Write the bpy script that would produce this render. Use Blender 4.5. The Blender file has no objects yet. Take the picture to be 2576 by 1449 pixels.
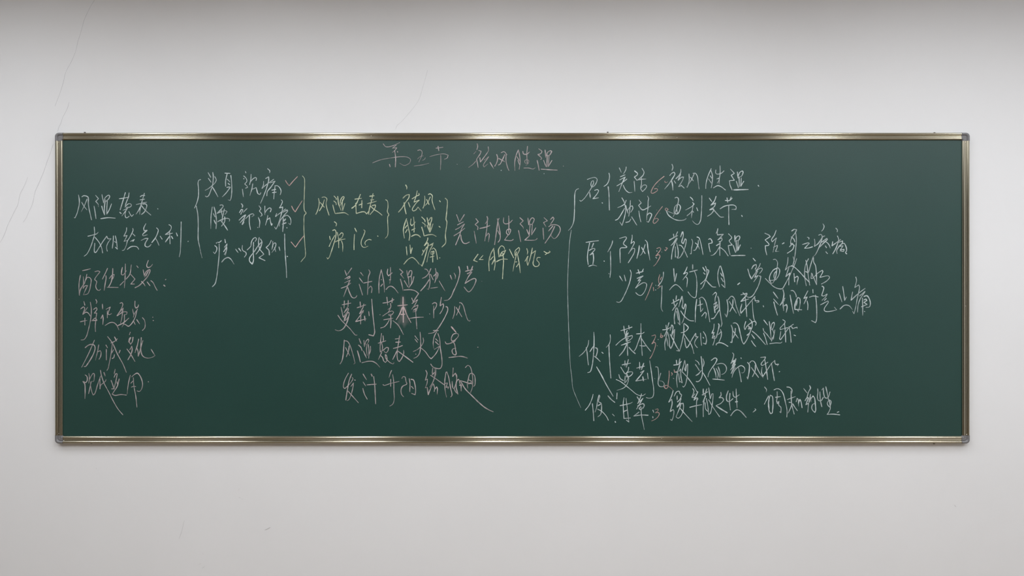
import bpy, bmesh, math, random
from mathutils import Vector, Matrix
random.seed(7)
sc = bpy.context.scene
W, H = 2576.0, 1449.0
# ---------------------------------------------------------------- camera
LENS, SENSOR = 27.0, 36.0
FPX = W * LENS / SENSOR
CAM_D = 3.04                      # camera to wall
CAM_Z = 1.56                      # camera height = centre of the board
ROLL = math.radians(-0.045)
cam_data = bpy.data.cameras.new('camera')
cam_data.lens = LENS
cam_data.sensor_width = SENSOR
cam = bpy.data.objects.new('camera', cam_data)
sc.collection.objects.link(cam)
cam.location = (0, -CAM_D, CAM_Z)
cam.rotation_euler = (math.radians(90), ROLL, 0)
sc.camera = cam
# ---------------------------------------------------------------- world, exposure
world = bpy.data.worlds.new('world')
sc.world = world
world.use_nodes = True
world.node_tree.nodes['Background'].inputs[0].default_value = (0.9, 0.95, 1, 1)
world.node_tree.nodes['Background'].inputs[1].default_value = 0.02
sc.view_settings.view_transform = 'Standard'
sc.view_settings.look = 'None'
sc.view_settings.gamma = 1.0
sc.view_settings.use_curve_mapping = False
sc.view_settings.exposure = 0.0
# ---------------------------------------------------------------- light: three rows of ceiling lamps
# (row distance from the wall, lamp length, radiance, x positions)
LAMP_ROWS = [
    (1.10, 0.80, 32.5, (-2.75, -1.90, -0.96, -0.10, 0.66, 1.63, 2.60)),
    (2.40, 1.20, 50.0, (-2.50, -1.26, -0.13, 0.88, 2.15, 3.15)),
    (4.60, 1.20, 12.0, (-2.2, 0.2, 2.6)),
]
LAMP_W = 0.10
LAMP_Z = CAM_Z + 1.29
CEIL_Z = LAMP_Z + 0.10
LAMP_COL = (0.972, 1.0, 1.045)


def px(x, y, depth=0.0):
    """photo pixel -> point on the plane `depth` metres in front of the wall"""
    s = (CAM_D - depth) / FPX
    u, v = (x - W / 2) * s, (H / 2 - y) * s
    c, n = math.cos(ROLL), math.sin(ROLL)
    return Vector((u * c + v * n, -depth, CAM_Z - u * n + v * c))


# ---------------------------------------------------------------- materials
def new_mat(name):
    m = bpy.data.materials.new(name)
    m.use_nodes = True
    nt = m.node_tree
    return m, nt, nt.nodes['Principled BSDF'], nt.nodes['Material Output']


def noise(nt, scale, detail=3.0, rough=0.55, coord=None, dims='3D'):
    n = nt.nodes.new('ShaderNodeTexNoise')
    n.inputs['Scale'].default_value = scale
    n.inputs['Detail'].default_value = detail
    n.inputs['Roughness'].default_value = rough
    if coord is None:
        coord = nt.nodes.new('ShaderNodeTexCoord').outputs['Object']
    nt.links.new(coord, n.inputs['Vector'])
    return n


def ramp(nt, src, stops):
    r = nt.nodes.new('ShaderNodeValToRGB')
    e = r.color_ramp.elements
    e[0].position, e[0].color = stops[0][0], (*stops[0][1], 1)
    e[1].position, e[1].color = stops[-1][0], (*stops[-1][1], 1)
    for p, c in stops[1:-1]:
        q = e.new(p)
        q.color = (*c, 1)
    nt.links.new(src, r.inputs['Fac'])
    return r


def paint_mat(name, col, var=0.02, rough=0.75, bump=0.15, bscale=180):
    m, nt, p, o = new_mat(name)
    n = noise(nt, 2.2, 6)
    lo = tuple(c * (1 - var) for c in col)
    hi = tuple(min(1, c * (1 + var)) for c in col)
    r = ramp(nt, n.outputs['Fac'], [(0.3, lo), (0.7, hi)])
    nt.links.new(r.outputs['Color'], p.inputs['Base Color'])
    p.inputs['Roughness'].default_value = rough
    p.inputs['Specular IOR Level'].default_value = 0.25
    b = noise(nt, bscale, 3)
    bp = nt.nodes.new('ShaderNodeBump')
    bp.inputs['Strength'].default_value = bump
    bp.inputs['Distance'].default_value = 0.0006
    nt.links.new(b.outputs['Fac'], bp.inputs['Height'])
    nt.links.new(bp.outputs['Normal'], p.inputs['Normal'])
    return m


M_WALL = paint_mat('white_wall_paint', (0.80, 0.80, 0.805), 0.012, 0.8, 0.12)
M_REAR = paint_mat('rear_wall_paint', (0.13, 0.12, 0.11), 0.02, 0.8, 0.1)
M_SIDE = paint_mat('side_wall_paint', (0.55, 0.54, 0.52), 0.012, 0.85, 0.12)
M_CEIL = paint_mat('white_ceiling_paint', (0.80, 0.80, 0.79), 0.01, 0.9, 0.1)
M_FLOOR = paint_mat('beige_floor', (0.25, 0.185, 0.12), 0.08, 0.45, 0.05, 40)
M_SKIRT = paint_mat('grey_skirting_paint', (0.30, 0.30, 0.30), 0.02, 0.5, 0.05)


def board_mat():
    m, nt, p, o = new_mat('green_chalkboard_enamel')
    n1 = noise(nt, 3.0, 8, 0.65)
    n2 = noise(nt, 350.0, 2)
    r = ramp(nt, n1.outputs['Fac'], [(0.25, BOARD_LO), (0.75, BOARD_HI)])
    r2 = ramp(nt, n2.outputs['Fac'], [(0.3, (0.9, 0.9, 0.9)), (0.7, (1.1, 1.1, 1.1))])
    mx = nt.nodes.new('ShaderNodeMix')
    mx.data_type = 'RGBA'
    mx.blend_type = 'MULTIPLY'
    mx.inputs[0].default_value = 1.0
    nt.links.new(r.outputs['Color'], mx.inputs[6])
    nt.links.new(r2.outputs['Color'], mx.inputs[7])
    nt.links.new(mx.outputs[2], p.inputs['Base Color'])
    p.inputs['Roughness'].default_value = BOARD_ROUGH
    p.inputs['Specular IOR Level'].default_value = BOARD_SPEC
    return m


BOARD_LO = (0.0125, 0.0485, 0.0400)
BOARD_HI = (0.0147, 0.0535, 0.0443)
BOARD_ROUGH = 0.41
BOARD_SPEC = 0.43
M_BOARD = board_mat()


def metal_mat(name, col, rough, grain=None):
    m, nt, p, o = new_mat(name)
    n = noise(nt, 8, 3)
    lo = tuple(c * 0.95 for c in col)
    r = ramp(nt, n.outputs['Fac'], [(0.3, lo), (0.7, col)])
    nt.links.new(r.outputs['Color'], p.inputs['Base Color'])
    p.inputs['Metallic'].default_value = 1.0
    p.inputs['Roughness'].default_value = rough
    if grain is not None:                       # brushed along the rail: reflections spread across it
        p.inputs['Anisotropic'].default_value = 0.9
        tv = nt.nodes.new('ShaderNodeCombineXYZ')
        for k in range(3):
            tv.inputs[k].default_value = grain[k]
        nt.links.new(tv.outputs[0], p.inputs['Tangent'])
    return m


M_FRAME_H = metal_mat('champagne_anodised_aluminium', (0.45, 0.415, 0.32), 0.25, (0, 0, 1))
M_FRAME_V = metal_mat('champagne_anodised_aluminium_upright', (0.45, 0.415, 0.32), 0.25, (1, 0, 0))
M_SCREW = metal_mat('bright_screw_steel', (0.75, 0.74, 0.70), 0.25)
M_CLIP = metal_mat('dull_clip_steel', (0.16, 0.15, 0.14), 0.5)


def plastic_mat(name, col, rough):
    m, nt, p, o = new_mat(name)
    n = noise(nt, 90, 3)
    r = ramp(nt, n.outputs['Fac'], [(0.3, tuple(c * 0.92 for c in col)), (0.7, col)])
    nt.links.new(r.outputs['Color'], p.inputs['Base Color'])
    p.inputs['Roughness'].default_value = rough
    return m


M_CAP = plastic_mat('grey_corner_plastic', (0.185, 0.182, 0.186), 0.38)
M_HOUSING = plastic_mat('white_lamp_housing', (0.75, 0.75, 0.75), 0.5)


def chalk_mat(name, col):
    """chalk dust: a grainy layer whose cover follows the stroke's pressure attribute"""
    m, nt, p, o = new_mat(name)
    p.inputs['Base Color'].default_value = (*col, 1)
    p.inputs['Roughness'].default_value = 0.95
    p.inputs['Specular IOR Level'].default_value = 0.05
    at = nt.nodes.new('ShaderNodeAttribute')
    at.attribute_name = 'pressure'
    n1 = noise(nt, 420.0, 3, 0.7)
    n2 = noise(nt, 60.0, 2, 0.5)
    ad = nt.nodes.new('ShaderNodeMath')
    ad.operation = 'ADD'
    nt.links.new(n1.outputs['Fac'], ad.inputs[0])
    nt.links.new(n2.outputs['Fac'], ad.inputs[1])
    mr = nt.nodes.new('ShaderNodeMapRange')
    mr.inputs['From Min'].default_value = 0.65
    mr.inputs['From Max'].default_value = 1.25
    mr.inputs['To Min'].default_value = 0.55
    mr.inputs['To Max'].default_value = 1.2
    nt.links.new(ad.outputs[0], mr.inputs['Value'])
    mu = nt.nodes.new('ShaderNodeMath')
    mu.operation = 'MULTIPLY'
    mu.use_clamp = True
    nt.links.new(mr.outputs['Result'], mu.inputs[0])
    nt.links.new(at.outputs['Fac'], mu.inputs[1])
    nt.links.new(mu.outputs[0], p.inputs['Alpha'])
    return m


M_CHALK = {
    'white': chalk_mat('white_chalk', (0.53, 0.60, 0.60)),
    'rose': chalk_mat('dull_pink_chalk', (0.45, 0.40, 0.40)),
    'pink': chalk_mat('bold_pink_chalk', (0.63, 0.50, 0.50)),
    'red': chalk_mat('salmon_chalk', (0.56, 0.39, 0.365)),
    'yellow': chalk_mat('pale_yellow_chalk', (0.56, 0.61, 0.44)),
}
M_CRACK = plastic_mat('grey_hairline_crack', (0.62, 0.615, 0.63), 0.9)
M_CRACK_FAINT = plastic_mat('faint_hairline_crack', (0.71, 0.71, 0.72), 0.9)
M_SCUFF = plastic_mat('grey_scuff', (0.55, 0.55, 0.55), 0.9)
M_SCUFF_DARK = plastic_mat('dark_scuff', (0.30, 0.30, 0.30), 0.9)


def lamp_mat(name, power):
    m = bpy.data.materials.new(name)
    m.use_nodes = True
    nt = m.node_tree
    nt.nodes.clear()
    e = nt.nodes.new('ShaderNodeEmission')
    o = nt.nodes.new('ShaderNodeOutputMaterial')
    e.inputs[0].default_value = (*LAMP_COL, 1)
    e.inputs[1].default_value = power
    nt.links.new(e.outputs[0], o.inputs[0])
    return m


# ---------------------------------------------------------------- object helpers
def link(o, parent=None):
    sc.collection.objects.link(o)
    if parent is not None:
        o.parent = parent
        o.matrix_parent_inverse = parent.matrix_world.inverted()
    return o


def mesh_obj(name, verts, faces, mat, parent=None, smooth=False, label=None, attr=None):
    me = bpy.data.meshes.new(name)
    me.from_pydata([tuple(v) for v in verts], [], faces)
    me.materials.append(mat)
    if smooth:
        me.polygons.foreach_set('use_smooth', [True] * len(me.polygons))
    if attr is not None:
        a = me.attributes.new('pressure', 'FLOAT', 'POINT')
        a.data.foreach_set('value', attr)
    me.update()
    o = bpy.data.objects.new(name, me)
    link(o, parent)
    if label:
        o['label'] = label
    return o


def box(x0, x1, y0, y1, z0, z1):
    v = [(x, y, z) for x in (x0, x1) for y in (y0, y1) for z in (z0, z1)]
    f = [(0, 1, 3, 2), (4, 6, 7, 5), (0, 4, 5, 1), (2, 3, 7, 6), (0, 2, 6, 4), (1, 5, 7, 3)]
    return v, f


def structure(name, b, mat):
    o = mesh_obj(name, *box(*b), mat)
    o['kind'] = 'structure'
    return o


# ---------------------------------------------------------------- the room
RX, RY, LX = 3.5, 8.5, 4.1
wall = structure('wall_back', (-LX, RX, 0.0, 0.15, 0, CEIL_Z), M_WALL)
structure('wall_left', (-LX - 0.15, -LX, -RY, 0.15, 0, CEIL_Z), M_SIDE)
structure('wall_right', (RX, RX + 0.15, -RY, 0.15, 0, CEIL_Z), M_WALL)
structure('wall_front', (-LX - 0.15, RX + 0.15, -RY - 0.15, -RY, 0, CEIL_Z), M_REAR)
structure('floor', (-LX - 0.15, RX + 0.15, -RY - 0.15, 0.15, -0.15, 0), M_FLOOR)
structure('ceiling', (-LX - 0.15, RX + 0.15, -RY - 0.15, 0.15, CEIL_Z, CEIL_Z + 0.15), M_CEIL)
structure('baseboard_back', (-LX, RX, -0.012, 0.0, 0, 0.10), M_SKIRT)


# ---------------------------------------------------------------- smooth strokes
def spline(p, step=1.1):
    """centripetal Catmull-Rom through pixel points, broken at sharp corners"""
    pts = [Vector((a, b)) for a, b in p]
    if len(pts) < 3:
        segs = [pts]
    else:
        segs, cur = [], [pts[0]]
        for i in range(1, len(pts) - 1):
            a, b = pts[i] - pts[i - 1], pts[i + 1] - pts[i]
            cur.append(pts[i])
            if a.length > 1e-4 and b.length > 1e-4 and a.angle(b) > math.radians(82):
                segs.append(cur)
                cur = [pts[i]]
        cur.append(pts[-1])
        segs.append(cur)
    out = []
    for s in segs:
        P = [2 * s[0] - s[1]] + s + [2 * s[-1] - s[-2]]
        for i in range(1, len(P) - 2):
            p0, p1, p2, p3 = P[i - 1], P[i], P[i + 1], P[i + 2]
            d = [max((q - r).length, 1e-5) ** 0.5 for q, r in ((p1, p0), (p2, p1), (p3, p2))]
            t1 = d[0]; t2 = t1 + d[1]; t3 = t2 + d[2]
            n = max(2, int((p2 - p1).length / step))
            for k in range(n):
                t = t1 + (t2 - t1) * k / n
                A1 = p0 * ((t1 - t) / t1) + p1 * (t / t1)
                A2 = p1 * ((t2 - t) / (t2 - t1)) + p2 * ((t - t1) / (t2 - t1))
                A3 = p2 * ((t3 - t) / (t3 - t2)) + p3 * ((t - t2) / (t3 - t2))
                B1 = A1 * ((t2 - t) / t2) + A2 * (t / t2)
                B2 = A2 * ((t3 - t) / (t3 - t1)) + A3 * ((t - t1) / (t3 - t1))
                out.append(B1 * ((t2 - t) / (t2 - t1)) + B2 * ((t - t1) / (t2 - t1)))
        last = s[-1]
    out.append(last)
    q = [out[0]]
    for a in out[1:]:
        if (a - q[-1]).length > 1e-3:
            q.append(a)
    return q


LAYER = [0]


def ribbon(acc, p, width, depth, pressure=1.0, soft=0.35, taper=True, thin_ends=0.0):
    """add one stroke to acc = (verts, faces, values); widths in photo pixels"""
    verts, faces, vals = acc
    q = spline(p)
    if len(q) < 2:
        return
    L = [0.0]
    for a, b in zip(q[:-1], q[1:]):
        L.append(L[-1] + (b - a).length)
    ph = [random.random() * 6.28 for _ in range(4)]
    tail, headp = random.uniform(0.5, 1.0), random.uniform(0.78, 1.0)
    total = max(L[-1], 1e-3)
    # cut the ribbon into runs at sharp turns so that corners stay crisp
    runs, cur = [], [0]
    for i in range(1, len(q)):
        cur.append(i)
        if i < len(q) - 1:
            a, b = q[i] - q[i - 1], q[i + 1] - q[i]
            if a.angle(b) > 0.9:
                runs.append(cur)
                cur = [i]
    runs.append(cur)
    for run in runs:
        base = len(verts)
        LAYER[0] += 1
        lift = (LAYER[0] % 48) * 9e-6
        n = len(run)
        rows = []
        for j, i in enumerate(run):
            if j == 0:
                t = q[run[1]] - q[run[0]]
            elif j == n - 1:
                t = q[run[-1]] - q[run[-2]]
            else:
                t = q[run[j + 1]] - q[run[j - 1]]
            t = t.normalized()
            rows.append((q[i], t, L[i]))
        # round ends
        w0 = width * 0.5
        a, t, l = rows[0]
        rows.insert(0, (a - t * w0 * 0.7, t, l - w0 * 0.7))
        a, t, l = rows[-1]
        rows.append((a + t * w0 * 0.7, t, l + w0 * 0.7))
        m = len(rows)
        for j, (c, t, l) in enumerate(rows):
            nrm = Vector((-t.y, t.x))
            k = 1 + 0.13 * math.sin(l * 0.11 + ph[0]) + 0.09 * math.sin(l * 0.31 + ph[1])
            hw = w0 * (k if taper else 1)
            if thin_ends:
                hw *= max(0.12, min(1, l / thin_ends, (L[-1] - l) / thin_ends))
            pr = pressure * (1 + 0.10 * math.sin(l * 0.07 + ph[2]) + 0.07 * math.sin(l * 0.23 + ph[3]))
            if j in (0, m - 1):
                hw *= 0.45
                pr *= 0.5 if taper else 0.0
            if taper and not thin_ends and total > 9:
                f = max(0.0, min(1.0, l / total))
                fade = 1 - (1 - tail) * max(0, (f - 0.62) / 0.38) - (1 - headp) * max(0, (0.2 - f) / 0.2)
                pr *= fade
                hw *= 0.45 + 0.55 * fade if fade < 1 else 1
            if not taper:
                pr *= min(1, max(0, l) / 14, max(0, L[-1] - l) / 14)
            for s, e in ((-1, soft), (-0.5, 1), (0.5, 1), (1, soft)):
                v = c + nrm * (hw * s)
                verts.append(px(v.x, v.y, depth + lift))
                vals.append(max(0.0, pr * e))
        for j in range(m - 1):
            for s in range(3):
                i0 = base + j * 4 + s
                faces.append((i0, i0 + 4, i0 + 5, i0 + 1))


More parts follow.
